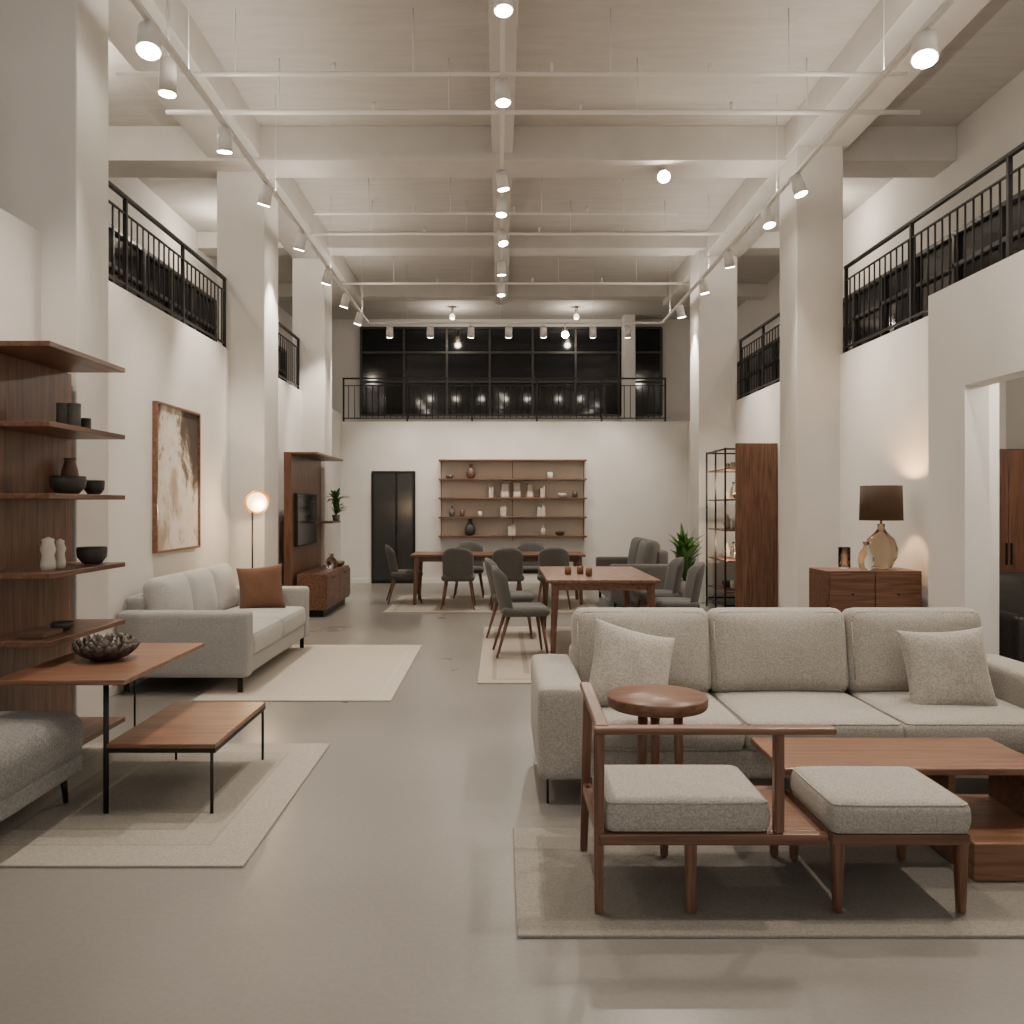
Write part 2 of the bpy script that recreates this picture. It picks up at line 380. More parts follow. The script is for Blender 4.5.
# ------------------------------------------------------------------ lights
WARM=(1,.875,.745); EK=1.78
def spot(loc,aim,energy=120,ang=70,drop=.1,r=.062,L=.17,lens=None,light=True,label="white cylindrical track spotlight with glowing lens"):
    e=root("track_spotlight",label,"spotlight",loc,0,"ceiling track spotlights")
    cyl("stem",(0,0,0),(0,0,-drop),.012,.012,M_white,e,8)
    p=Vector((0,0,-drop)); d=(Vector(aim)-Vector(loc)-p).normalized()
    bm=bmesh.new(); addcyl(bm,p-d*L*.45,p+d*L*.55,r*.92,r,20); addcyl(bm,p+d*L*.55,p+d*(L*.55+.012),r*1.05,r*1.05,20)
    autosm(mkobj("lamp_head",bm,M_white,e))
    cyl("lamp_lens",p+d*(L*.55+.012),p+d*(L*.55+.018),r*.9,r*.9,lens or M_lens,e,20)
    if light:
        ld=bpy.data.lights.new("lamp_light",'SPOT'); ld.energy=energy*EK; ld.color=WARM; ld.spot_size=math.radians(ang); ld.spot_blend=.7; ld.shadow_soft_size=.05
        lo=bpy.data.objects.new("lamp_light",ld); COL.objects.link(lo); lo.parent=e; lo.location=p+d*(L*.55+.03)
        lo.rotation_euler=d.to_track_quat('-Z','Y').to_euler()
    return e
TZ=4.62
def track(name,b,wires,label,up=0):
    e=root(name,label,"lighting track",((b[0]+b[1])/2,(b[2]+b[3])/2,b[4]))
    cx,cy=e.location.x,e.location.y
    box("track_rail",(b[0]-cx,b[1]-cx,b[2]-cy,b[3]-cy,0,b[5]-b[4]),M_white,e,bev=.003)
    for (x,y,zt) in wires: cyl("suspension_wire",(x-cx,y-cy,b[5]-b[4]),(x-cx,y-cy,zt-b[4]),.003,.003,M_white,e,6)
    if up:   # added unseen fill light above the rail, brightens the ceiling
        ld=bpy.data.lights.new("added_uplight",'AREA'); ld.shape='RECTANGLE'; ld.size=.03; ld.size_y=b[3]-b[2]; ld.energy=up; ld.color=WARM
        lo=bpy.data.objects.new("added_uplight",ld); COL.objects.link(lo); lo.parent=e; lo.location=(0,0,b[5]-b[4]+.01); lo.rotation_euler=(math.pi,0,0)
LTX=-2.27; RTX=2.8
track("lighting_track",(LTX-.02,LTX+.02,1,14.6,TZ,TZ+.035),[(LTX,y,H) for y in(3.5,6.2,8.6,11.4,14)],"white lighting track hung on thin wires over shelving side",66)
track("lighting_track",(RTX-.02,RTX+.02,1,14.6,TZ,TZ+.035),[(RTX,y,H) for y in(3.5,6.2,8.6,11.4,14)],"white lighting track hung on thin wires over sofa side",66)
track("lighting_track",(.0,.04,2,14.5,5.0,5.035),[(.02,y,5.36) for y in(4,7,10,13)],"white lighting track below the central ceiling beam")
track("lighting_track",(-2.24,2.77,14.62,14.66,TZ,TZ+.035),[(x,14.64,H) for x in(-1.6,0,1.6)],"white cross lighting track joining the long tracks")
for i,y in enumerate((5.5,8.25,9.7,11.2,12.5,13.7)):
    spot((LTX,y,TZ),(-3.05,y+.6,1.9) if i!=0 else (-1.9,4.2,.4),150,62,r=.075 if i==0 else .062)
spot((-2.50,6.4,5.3),(-2.62,6.45,1.8),120,75,drop=.56,r=.065,L=.24,label="white cylindrical pendant spotlight hung from the ceiling beam")
spot((LTX,3.9,TZ),(-2.4,4.8,1.0),90,80)
spot((LTX,7.0,TZ),(-2.4,7.8,.4),120,65)
for i,y in enumerate((5.6,8.0,8.9,10.4,11.7,13.2)):
    tg=[(2.0,4.2,.3),(3.6,7.6,1.7),(3.2,8.0,1.2),(3.5,11.3,1.4),(3.5,12.0,1.4),(3.5,13.6,1.4)][i]
    spot((RTX,y,TZ),tg,150 if i!=1 else 110,65,r=.08 if i==0 else .062)
spot((RTX,3.6,TZ),(1.6,3.6,.2),150,75)
spot((RTX,4.4,TZ),(3.6,6.4,1.9),90,70)
for i,(y,t) in enumerate(((3.2,(.6,3.4,0)),(5.7,(.2,5,0)),(7.0,(.3,6.4,0)),(8.9,(.8,9.2,0)),(9.7,(-.2,9,0)),(10.8,(1,9.4,.4)),(12.2,(.2,12.8,.4)),(13.4,(0,13,.4)))):
    spot((.02,y,5.0),t,130,68,drop=.09)
for i,x in enumerate((-1.9,-1.2,-.5,.15,.75,1.6,2.2)):
    spot((x,14.64,TZ),(x*1.1,16.3,1.3+.3*(i%2)),85,58,drop=.12)
spot((1.84,9.55,5.27),(.9,4.0,0.9),120,70,drop=.05,lens=M_lens2,r=.07,label="bright ceiling spotlight facing the showroom entrance")
spot((1.12,14.64,TZ),(.6,7.0,.6),90,70,drop=.16,lens=M_lens2,label="bright track spotlight facing down the showroom")
def pointl(loc,e,c=WARM,s=.1,parent=None):
    ld=bpy.data.lights.new("lamp_light",'POINT'); ld.energy=e; ld.color=c; ld.shadow_soft_size=s
    lo=bpy.data.objects.new("lamp_light",ld); COL.objects.link(lo); lo.location=loc
    if parent: lo.parent=parent
    return lo
for (x,y,z,en) in((-3.9,7.5,H,50),(-3.9,12,H,35),(4.3,3.6,H,50),(4.3,11.5,H,35),(-1,17.8,H,25),(1.6,17.8,H,25),(4.2,5.5,2.9,60)):  # globes added as fill for the mezzanine and the next room
    r=root("fill_globe","added white globe fill lamp under the ceiling","lamp",(x,y,z),0,"added fill globes")
    cyl("ceiling_mount",(0,0,0),(0,0,-.15),.03,.03,M_white,r,12)
    lathe("globe",[(.0,-.27),(.04,-.26),(.06,-.21),(.04,-.16),(.0,-.15)],M_glow,r,seg=16)
    pointl((0,0,-.36),en,WARM,.06,r)
for (y,z,x0,x1,rr) in((7.1,5.1,-3.2,3.4,.018),(7.9,5.15,-3.1,3.9,.022),(10.5,5.1,-2.3,2.2,.017),(11.6,5.2,-2.6,3.1,.018),(14.0,5.15,-2.6,3.1,.018)):
    e=root("ceiling_pipe","thin white service pipe hung below the ceiling","pipe",((x0+x1)/2,y,z),0,"ceiling service pipes")
    w=(x1-x0)/2
    cyl("pipe_run",(-w,0,0),(w,0,0),rr,rr,M_pipe,e,10)
    for f in(-.7,-.25,.25,.7): cyl("hanger",(w*f,0,0),(w*f,0,H-z),.006,.006,M_pipe,e,6); 
    for f in(-.45,.1,.5): cyl("sprinkler",(w*f,0,rr),(w*f,0,rr+.07),.012,.016,M_white,e,8)

# ------------------------------------------------------------------ rugs
def rug(label,x0,x1,y0,y1,stops,name="rug"):
    hx=(x1-x0)/2; hy=(y1-y0)/2
    m=rugmat("rug_pile",hx,hy,stops)
    o=box(name,(-hx,hx,-hy,hy,0,.012),m,None,bev=.004,loc=((x0+x1)/2,(y0+y1)/2,0)); tag(o,label,"rug"); return o
rug("beige rug with nested gray border bands under coffee table",-2.62,-1.06,3.51,5.31,[(0,(.33,.303,.262)),(.2,(.27,.248,.212)),(.215,(.31,.285,.246)),(.38,(.215,.198,.17)),(.395,(.24,.222,.192))])
rug("cream wool rug in front of light gray sofa",-2.35,-.83,6.48,9.05,[(0,(.48,.44,.375)),(.1,(.52,.48,.41)),(.12,(.47,.43,.365))])
rug("taupe rug under wooden lounge chair and ottoman",.06,2.6,2.94,3.92,[(0,(.24,.22,.192)),(.10,(.195,.18,.156)),(.12,(.175,.161,.14))])
rug("beige patterned rug under square dining table",-.19,2.1,7.12,10.4,[(0,(.38,.34,.29)),(.12,(.29,.24,.2)),(.16,(.36,.32,.27)),(.4,(.26,.22,.185)),(.45,(.34,.3,.25))])
rug("light beige rug under long dining table",-1.62,1.4,11.8,14.0,[(0,(.42,.38,.33)),(.1,(.33,.285,.245)),(.15,(.39,.35,.305))])
RH=.015

# ------------------------------------------------------------------ sofas (front faces local -Y)
def sofa(label,loc,rz,L,D,arm,armh,seat,backh,ncush,nseat,matb,matc,leg=.12,backt=.16,name="sofa",bh=None):
    e=root(name,label,"sofa",loc,rz)
    h=L/2; d=D/2; bh=bh or backh-.12
    cushion("base",(0,0,leg+.075),(L-2*arm+.04,D-.04,.15),matb,e,r=.025,puff=0)
    cushion("backrest",(0,d-backt/2,leg+(bh-leg)/2),(L-2*arm+.02,backt,bh-leg),matb,e,r=.04,puff=0)
    for s in(-1,1):
        cushion("armrest",(s*(h-arm/2),0,leg+(armh-leg)/2),(arm,D,armh-leg),matb,e,r=.035,puff=.008,axis=0)
        for t in(-1,1):
            bm=bmesh.new(); addbox(bm,(s*(h-.09)-.035,s*(h-.09)+.035,t*(d-.07)-.006,t*(d-.07)+.006,leg-.012,leg))
            addbox(bm,(s*(h-.05)-.006 ,s*(h-.05)+.006,t*(d-.07)-.02,t*(d-.07)+.02,0,leg)); mkobj("leg",bm,M_black,e)
    W=(L-2*arm)/nseat
    for i in range(nseat):
        cushion("seat_cushion",(-h+arm+W*(i+.5),-backt/2-.01,leg+.15+(seat-leg-.15)/2),(W-.012,D-backt-.02,seat-leg-.15+.02),matc,e,r=.04,puff=.02,welt=True)
    W=(L-2*arm)/ncush
    ch=backh-seat
    for i in range(ncush):
        cushion("back_cushion",(-h+arm+W*(i+.5)+random.uniform(-.004,.004),d-backt-.08,seat+ch/2+.005),(W-.02,.19,ch),matc,e,r=.065,puff=.04,axis=1,rot=(-10,'X'),welt=True)
    return e
sofa("greige three seat fabric sofa with loose cushions",(1.62,4.72,0),0,2.86,1.0,.24,.59,.41,.875,3,3,M_fabR,M_fabR,leg=.13,bh=.66)
sofa("light gray fabric sofa with loose back cushions beside wall",(-2.51,7.79,RH),90,2.2,1.04,.18,.64,.44,.87,3,2,M_fabL,M_fabLc,leg=.12)
sofa("dark gray sofa behind dining tables",(1.98,12.9,0),-90,1.9,.85,.16,.66,.44,.97,2,2,M_fabD,M_fabD,leg=.12)
pillow("throw_pillow","square linen throw pillow leaning on greige sofa",.48,.16,M_fabP,(.71,4.62,.60),(-20,15,10))
pillow("throw_pillow","square linen throw pillow upright on greige sofa",.46,.17,M_fabP,(2.43,4.62,.60),(-18,-3,-4))
pillow("throw_pillow","rust brown velvet pillow on light gray sofa",.45,.15,M_fabB,(-2.38,8.46,.675),(-14,-5,12))

e=root("daybed","gray upholstered low daybed with dark legs","daybed",(-2.43,3.58,RH))
cushion("seat_cushion",(0,0,.33),(.68,1.46,.25),M_fabM,e,r=.08,puff=.015)
cushion("base",(0,0,.19),(.65,1.44,.1),M_fabM,e,r=.02,puff=0)
for s in(-1,1):
    for t in(-1,1): cyl("leg",(s*.26,t*.64,.145),(s*.265,t*.66,.002),.018,.012,M_black,e,10)

# ------------------------------------------------------------------ lounge chair & ottoman
e=root("lounge_chair","walnut framed open armchair with gray seat cushion","chair",(.36,3.1,RH))
def leg4(name,x,y,z0,z1,w0,w1,mat,par,dx=0,dy=0):
    bm=bmesh.new(); vs=[]
    for (z,w,ox,oy) in((z0,w0,dx,dy),(z1,w1,0,0)):
        for a,b_ in((-1,-1),(1,-1),(1,1),(-1,1)): vs.append(bm.verts.new((x+ox+a*w,y+oy+b_*w,z)))
    for f in((0,3,2,1),(4,5,6,7),(0,1,5,4),(1,2,6,5),(2,3,7,6),(3,0,4,7)): bm.faces.new([vs[i] for i in f])
    bmesh.ops.bevel(bm,geom=list(bm.edges),offset=min(w0,w1)*.3,segments=2,affect='EDGES')
    return mkobj(name,bm,mat,par)
leg4("leg",.0,.0,0,.655,.015,.02,M_wz,e)
leg4("leg",.02,.56,0,.69,.015,.021,M_wz,e,-.02,.0)
leg4("leg",.335,0,0,.27,.015,.021,M_wz,e)
leg4("leg",.335,.5,0,.27,.015,.021,M_wz,e)
leg4("leg",.80,.5,0,.27,.015,.021,M_wz,e)
leg4("arm_post",.655,.0,.29,.655,.018,.018,M_wz,e)
box("front_rail",(0,.83,-.022,.02,.25,.292),M_wx,e,bev=.006)
box("rear_rail",(0,.83,.48,.52,.25,.292),M_wx,e,bev=.006)
box("side_rail",(-.005,.03,.02,.56,.25,.292),M_wy,e,bev=.006)
box("seat_deck",(.03,.82,.02,.48,.268,.29),M_wx,e,bev=.003)
bm=bmesh.new(); addbox(bm,(-.02,.86,-.03,.03,.652,.678),.008)
mkobj("armrest",bm,M_wx,e)
bm=bmesh.new(); addbox(bm,(-.012,.04,.0,.62,.655,.682),.008)
for v in bm.verts: v.co.z+=max(0,v.co.y)*.05
mkobj("backrest_rail",bm,M_wy,e)
cushion("seat_cushion",(.325,.215,.35),(.60,.46,.12),M_fabR,e,r=.035,puff=.01,welt=True)
e=root("ottoman","square gray cushioned ottoman on walnut legs","ottoman",(1.455,3.1,RH))
for x in(-.225,.225):
    for y in(0,.46): leg4("leg",x,y,0,.26,.014,.021,M_wz,e)
bm=bmesh.new()
for b in((-.25,.25,-.02,.02,.25,.29),(-.25,.25,.44,.48,.25,.29),(-.25,-.21,.02,.44,.25,.29),(.21,.25,.02,.44,.25,.29)): addbox(bm,b,.004)
mkobj("frame",bm,M_wx,e)
cushion("seat_cushion",(0,.2,.348),(.51,.46,.12),M_fabR,e,r=.035,puff=.01,welt=True)
# ------------------------------------------------------------------ round side table
e=root("side_table","round walnut side table beside greige sofa","side table",(.74,4.0,0))
lathe("table_top",[(.0,.545),(.19,.545),(.225,.553),(.233,.565),(.235,.60),(.23,.608),(.0,.608)],M_wx,e,seg=48)
for (x,y) in((-.08,-.03),(.10,-.04),(.0,.06)): cyl("leg",(x,y,.0),(x*.9,y*.9,.55),.016,.024,M_wz,e,12)
boxes("foot",[(-.12,.13,-.06,.09,0,.015)],M_wx,e,.004)
# ------------------------------------------------------------------ coffee table right (two tiers)
e=root("coffee_table","two tier walnut coffee table in front of sofa","coffee table",(1.72,3.72,RH))
box("table_top",(-.55,.56,-.22,.25,.37,.40),M_tx,e,bev=.006)
box("lower_block",(.15,.88,-.37,.21,0,.15),M_tx,e,bev=.006)
box("support_panel",(.19,.22,-.1,.18,.15,.37),M_wx,e,bev=.003)
box("support_panel",(.52,.55,-.1,.18,.15,.37),M_wx,e,bev=.003)
# ------------------------------------------------------------------ left two-tier table
e=root("coffee_table","two level walnut table on slim black steel legs","coffee table",(-1.9,4.1,RH))
box("upper_top",(-.52,.11,-.05,1.05,.625,.65),M_tx,e,bev=.004)
box("lower_top",(.0,.53,-.01,.87,.312,.335),M_tx,e,bev=.004)
bm=bmesh.new()
for b in((.0,.53,-.01,.01,.292,.312),(.0,.53,.85,.87,.292,.312),(.0,.02,.01,.85,.292,.312),(.51,.53,.01,.85,.292,.312)): addbox(bm,b)
mkobj("lower_frame",bm,M_black,e)
cyl("leg",(0,0,0),(0,0,.625),.013,.013,M_black,e,12)
cyl("leg",(-.30,1.02,0),(-.30,1.02,.625),.006,.006,M_black,e,12)
cyl("leg",(.01,.86,0),(.01,.86,.30),.007,.007,M_black,e,12)
cyl("leg",(.51,.0,0),(.51,.0,.30),.008,.008,M_black,e,12)
cyl("leg",(.515,.86,0),(.515,.86,.30),.008,.008,M_black,e,12)
e=root("bowl","dark bronze decorative bowl made of overlapping petals","bowl",(-2.13,4.60,RH+.651))
lathe("bowl_base",[(.06,0),(.085,.006),(.10,.02),(.06,.03),(.0,.025)],M_silver,e,seg=28)
bm=bmesh.new()
for ringi,(cnt,rb,rt,zt,w) in enumerate(((13,.085,.165,.085,.052),(12,.07,.145,.105,.05),(10,.05,.11,.118,.042))):
    for i in range(cnt):
        a=2*math.pi*(i+.5*ringi)/cnt+random.uniform(-.06,.06); D=Vector((math.cos(a),math.sin(a),0)); T=Vector((-D.y,D.x,0)); prev=None
        for k_ in range(6):
            t=k_/5; p=D*(rb+(rt-rb)*math.sin(t*1.5))+Vector((0,0,.01+(zt-.01)*t**1.3)); ww=w*math.sin(math.pi*(.18+.72*t))
            q=[bm.verts.new(p-T*ww+Vector((0,0,.012*t))+D*-.008),bm.verts.new(p+D*.006),bm.verts.new(p+T*ww+Vector((0,0,.012*t))+D*-.008)]
            if prev: bm.faces.new((prev[0],prev[1],q[1],q[0])); bm.faces.new((prev[1],prev[2],q[2],q[1]))
            prev=q
o=mkobj("petals",bm,M_silver,e,True)
sm=o.modifiers.new("solid",'SOLIDIFY'); sm.thickness=.006

# ------------------------------------------------------------------ left shelving
e=root("shelving_unit","tall walnut wall panel with open shelves","shelf",(-2.65,4.34,0))
box("back_panel",(-.20,0,.0,.92,0,2.31),M_wz,e,bev=.004)
SZ=[2.31,1.93,1.56,1.15,.80,.20]
for z in SZ:
    box("shelf_board",(-.2 if z>2.3 else 0,.35,.0 if z>.3 else .2,.88,z-.028+(.03 if z>2.3 else 0),z+(.03 if z>2.3 else 0)),M_wy,e,bev=.003)
def vase(prof,mat,loc,label,cat="vase",name="vase",group=None,seg=24):
    o=lathe(name,prof,mat,None,loc,seg); tag(o,label,cat,group); return o
def P_cup(r,h): return [(r*.8,0),(r,.01),(r,h),(r*.88,h),(r*.86,.02),(0,.02)]
def P_bowl(r,h): return [(r*.45,0),(r*.62,.004),(r*.95,h*.4),(r,h*.8),(r*.97,h),(r*.86,h*.5),(r*.4,.02),(0,.018)]
def P_vase(r,h): return [(r*.5,0),(r*.85,h*.12),(r,h*.35),(r*.8,h*.6),(r*.35,h*.8),(r*.32,h*.93),(r*.45,h),(r*.36,h),(r*.25,h*.9),(0,h*.85)]
def shp(px,x=-2.42): return x, -x*850/(500-px)
G="ceramics on the walnut shelving"
def on(px,zi,prof,mat,label,cat="vase",name="vase",x=-2.42,dz=.001):
    X,Y=shp(px,x); return vase(prof,mat,(X,Y,SZ[zi]+dz),label,cat,name,G)
on(63,1,P_cup(.035,.15),M_grayc,"tall gray stoneware cup","cup","cup",x=-2.5)
on(74,1,P_cup(.036,.14),M_grayc,"gray stoneware cup with wide rim","cup","cup",x=-2.4)
on(86,1,P_cup(.028,.075),M_dark,"small dark stoneware cup","cup","cup")
on(68,2,P_bowl(.095,.10),M_dark,"wide dark ceramic bowl","bowl","bowl",x=-2.42)
on(70,2,[(.05,0),(.055,.08),(.045,.15),(.03,.2),(.036,.22),(.0,.22)],M_brownc,"slim brown vase behind a bowl",x=-2.58)
on(94,2,P_bowl(.06,.085),M_dark,"small dark ceramic bowl","bowl","bowl")
on(48,3,[(.035,0),(.04,.03),(.030,.08),(.040,.11),(.028,.15),(.032,.165),(.0,.18)],M_ivory,"ivory sculpted ceramic figure vase")
on(60,3,[(.026,0),(.03,.03),(.022,.08),(.031,.11),(.020,.14),(.024,.15),(.0,.165)],M_ivory,"slim ivory ceramic figure vase")
on(92,3,P_bowl(.085,.1),M_dark,"dark footed ceramic bowl","bowl","bowl")
on(62,4,P_bowl(.06,.045),M_dark,"shallow dark ceramic dish","dish","dish",x=-2.45)
o=box("book",(-.07,.07,-.1,.1,0,.025),M_books[2],None,loc=(-2.46,4.55,.801)); tag(o,"brown hardcover book lying on shelf","book")

# ------------------------------------------------------------------ painting
e=root("wall_painting","abstract cream and brown canvas in thin wood frame","painting",(LX+.002,7.99,1.745))
box("canvas",(0,.025,-.52,.52,-.65,.65),M_paint,e,bev=0)
bm=bmesh.new()
for b in((0,.045,-.54,-.52,-.67,.67),(0,.045,.52,.54,-.67,.67),(0,.045,-.52,.52,.65,.67),(0,.045,-.52,.52,-.67,-.65)): addbox(bm,b)
mkobj("picture_frame",bm,M_ty,e)

# ------------------------------------------------------------------ floor lamp: brass dome with a glowing diffuser
e=root("floor_lamp","slim brass floor lamp with glowing dome head","lamp",(-2.68,9.2,0))
cyl("base",(0,0,0),(0,0,.02),.13,.13,M_black,e,28)
cyl("pole",(0,0,.02),(0,0,1.42),.01,.01,M_black,e,10)
dd=Vector((.50,-.80,-.32)).normalized(); pc=Vector((.05,-.0,1.53)); q=dd.to_track_quat('Z','Y')
bm=bmesh.new(); R_=.14; seg=28; rows=[]
for k_ in range(8):
    t=k_/7*math.pi/2; rows.append((max(.004,R_*math.sin(t)),-R_*.85*math.cos(t)))
rows+= [(R_-.006,0)]+[(max(.003,(R_-.008)*math.sin(k_/7*math.pi/2)),-(R_-.01)*.85*math.cos(k_/7*math.pi/2)) for k_ in range(7,-1,-1)]
rr=[[bm.verts.new(pc+q@Vector((r_*math.cos(2*math.pi*i/seg),r_*math.sin(2*math.pi*i/seg),z))) for i in range(seg)] for r_,z in rows]
for a,c in zip(rr,rr[1:]):
    for i in range(seg): bm.faces.new((a[i],a[(i+1)%seg],c[(i+1)%seg],c[i]))
mkobj("lamp_shade",bm,M_brass,e,True)
bm=bmesh.new(); bmesh.ops.create_uvsphere(bm,u_segments=24,v_segments=14,radius=.108); bmesh.ops.translate(bm,vec=pc+dd*.005,verts=bm.verts)
mkobj("bulb",bm,M_glow,e,True)
pointl(pc+dd*.25,18,(1,.68,.40),.03,e)

# ------------------------------------------------------------------ TV wall panel & console
e=root("wall_unit","walnut television wall panel with cantilever shelves","wall unit",(-2.85,11.2,0))
box("back_panel",(0,.10,0,1.87,.0,2.2),M_wz,e,bev=.004)
box("shelf_board",(.10,.44,0,1.87,2.17,2.2),M_wy,e)
box("shelf_board",(.10,.40,1.25,1.87,1.23,1.26),M_wy,e)
e=root("television","black flat television mounted on walnut panel","television",(-2.747,11.95,1.3))
box("tv_body",(0,.04,-.6,.6,-.36,.36),M_black,e,bev=.006); box("screen",(.04,.045,-.58,.58,-.34,.34),M_tv,e,bev=0)
e=root("media_console","low walnut media console with two drawers","console",(-2.5,12.3,0))
box("body",(-.2,.18,-1.0,.78,.1,.58),M_wy,e,bev=.004)
for i in range(2):
    d=box("drawer",(.18,.2,-.98+i*.88,-.12+i*.88,.13,.55),M_wy,e,bev=.003)
    box("drawer_handle",(.2,.212,-.65+i*.88,-.45+i*.88,.5,.515),M_black,d,bev=.002)
box("plinth",(-.15,.13,-.9,.7,0,.1),M_black,e,bev=0)
vase(P_vase(.09,.22),M_glass,(-2.42,12.2,.582),"clear glass bottle vase on media console")
vase(P_bowl(.1,.08),M_brownc,(-2.42,12.7,.582),"small brown bowl on media console","bowl","bowl")
def plant(label,loc,potr,poth,h,nl,spread,leafw=.035):
    e=root("potted_plant",label,"plant",loc)
    lathe("pot",[(potr*.75,0),(potr,poth),(potr*.9,poth),(potr*.85,poth*.85),(0,poth*.85)],M_grayc,e)
    bm=bmesh.new()
    for i in range(nl):
        a=random.uniform(0,2*math.pi); L=random.uniform(.3,.5)*h; tilt=random.uniform(.1,1.0)*spread
        z0=poth*.85+random.uniform(0,.6)*(h-poth); d=Vector((math.cos(a),math.sin(a),0)); s=Vector((-d.y,d.x,0))
        prev=None; K=6
        for k_ in range(K+1):
            t=k_/K; p=d*(L*tilt*t)+Vector((0,0,z0+L*(1-tilt*.4)*t-L*.55*tilt*t*t)); w=leafw*math.sin(math.pi*(.08+.9*t))
            q=(bm.verts.new(p-s*w),bm.verts.new(p+Vector((0,0,-w*.3))),bm.verts.new(p+s*w))
            if prev: bm.faces.new((prev[0],prev[1],q[1],q[0])); bm.faces.new((prev[1],prev[2],q[2],q[1]))
            prev=q
        addcyl(bm,(0,0,poth*.8),(0,0,z0+.02),.004,.003,5)
    mkobj("foliage",bm,M_leaf,e,True)
plant("small green leafy plant on walnut shelf",(-2.48,12.85,1.262),.06,.09,.55,44,1.1,.03)
plant("tall green leafy plant in gray pot",(2.70,12.40,0),.15,.40,1.25,70,.62,.055)

# ------------------------------------------------------------------ display cabinet
e=root("display_cabinet","tall black framed glass cabinet with walnut side","cabinet",(3.05,11.0,0))
box("side_panel",(0,.54,0,.03,.12,2.3),M_wz,e,bev=.004)
box("wood_body",(.16,.54,.031,.5,.12,2.3),M_wz,e,bev=.004)
bm=bmesh.new()
for y in(.56,1.08,1.6):
    for x in(0,.5): addbox(bm,(x,x+.022,y-.022,y,0,2.28))
for z in(.12,2.25): 
    for x in(0,.5): addbox(bm,(x,x+.022,.53,1.6,z,z+.022))
    for y in(.53,1.57): addbox(bm,(0,.52,y,y+.022,z,z+.022))
mkobj("metal_frame",bm,M_black,e)
for i in range(5): box("shelf_board",(.03,.5,.56,1.57,.3+i*.42,.32+i*.42),M_wx,e,bev=.002)
box("back_panel",(.50,.53,.56,1.57,.15,2.25),M_ivory,e,bev=0)
boxes("leg",[(.02,.05,.02,.05,0,.12),(.49,.52,.02,.05,0,.12)],M_black,e)
pointl((.10,.8,1.80),14,(1,.78,.55),.03,e); pointl((.10,.8,.97),14,(1,.78,.55),.03,e)
for i in range(5):
    for j,(yy) in enumerate((.72,.98,1.3)):
        pr,mt,lb=random.choice([(P_vase(.06,.2),M_ivory,"ivory vase inside display cabinet"),(P_bowl(.08,.08),M_brownc,"brown bowl inside display cabinet"),(P_cup(.045,.12),M_ivory,"ivory cup inside display cabinet"),(P_vase(.05,.24),M_glass,"glass bottle inside display cabinet")])
        if i==4: pr=P_cup(.04,.1)
        vase(pr,mt,(3.05+.24,11.0+yy,.322+i*.42),lb,group="ceramics in the glass display cabinet",seg=16)

# ------------------------------------------------------------------ sideboard + lamp
e=root("sideboard","walnut sideboard with drawers against the wall","sideboard",(3.15,7.15,0))
box("body",(-.40,.40,.0,.42,.12,.945),M_wx,e,bev=.006)
for i in range(2):
    for j in range(2):
        d=box("drawer",(-.38+i*.385,-.005+i*.385,-.016,0,.15+j*.395,.53+j*.395),M_wx,e,bev=.003)
        lathe("drawer_knob",[(.0,-.012),(.01,-.01),(.012,0),(.0,.004)],M_black,d,(-.19+i*.385,-.022,.36+j*.395),12)
for x in(-.36,.36):
    for y in(.04,.38): leg4("leg",x,y,0,.12,.015,.02,M_wz,e)
e=root("table_lamp","table lamp with brown drum shade and amber glass base","lamp",(3.30,7.36,.947))
lathe("lamp_base",[(.05,0),(.085,.015),(.13,.10),(.14,.17),(.11,.26),(.05,.32),(.03,.35),(.03,.39),(.0,.39)],M_amber,e)
cyl("lamp_stem",(0,0,.39),(0,0,.5),.01,.01,M_copper,e,10)
bm=bmesh.new()
seg=36
rings=[[bm.verts.new((r_*math.cos(2*math.pi*i/seg),r_*math.sin(2*math.pi*i/seg),z)) for i in range(seg)] for r_,z in((.178,.42),(.17,.72),(.166,.72),(.174,.42))]
for a in range(4):
    A=rings[a];B=rings[(a+1)%4]
    for i in range(seg): bm.faces.new((A[i],A[(i+1)%seg],B[(i+1)%seg],B[i]))
mkobj("lamp_shade",bm,M_shade,e,True)
bm=bmesh.new(); bmesh.ops.create_uvsphere(bm,u_segments=16,v_segments=10,radius=.04); bmesh.ops.translate(bm,vec=(0,0,.54),verts=bm.verts); mkobj("bulb",bm,M_glow,e,True)
pointl((0,0,.62),36,(1,.58,.28),.04,e)
vase(P_cup(.05,.19),M_glass,(2.97,7.33,.947),"clear glass jar on walnut sideboard","jar","jar")
vase(P_vase(.07,.24),M_glass,(3.11,7.22,.947),"round clear glass bottle beside table lamp")

# ------------------------------------------------------------------ next room cabinet + armchair
e=root("wardrobe_cabinet","tall walnut cabinet in the adjoining room","cabinet",(4.69,8.1,0))
box("body",(-.29,.29,-.24,.28,0,2.02),M_wz,e,bev=.005)
d=box("door",(-.285,-.002,-.262,-.24,.05,2.0),M_wz,e,bev=.003); box("door_handle",(-.03,-.015,-.28,-.262,.95,1.15),M_black,d,bev=.002)
d=box("door",(.002,.285,-.262,-.24,.05,2.0),M_wz,e,bev=.003); box("door_handle",(.015,.03,-.28,-.262,.95,1.15),M_black,d,bev=.002)
e=root("leather_armchair","black leather armchair in the adjoining room","armchair",(4.42,6.95,0),180)
cushion("seat",(0,.02,.36),(.5,.55,.16),M_leather,e,r=.05,puff=.02)
cushion("backrest",(0,-.28,.62),(.66,.14,.6),M_leather,e,r=.06,puff=.03,axis=1,rot=(8,'X'))
for s in(-1,1):
    cushion("armrest",(s*.32,.0,.42),(.12,.62,.42),M_leather,e,r=.05,puff=.01,axis=0)
    for t in(-1,1): cyl("leg",(s*.27,t*.24,0),(s*.25,t*.22,.29),.014,.022,M_wz,e,10)

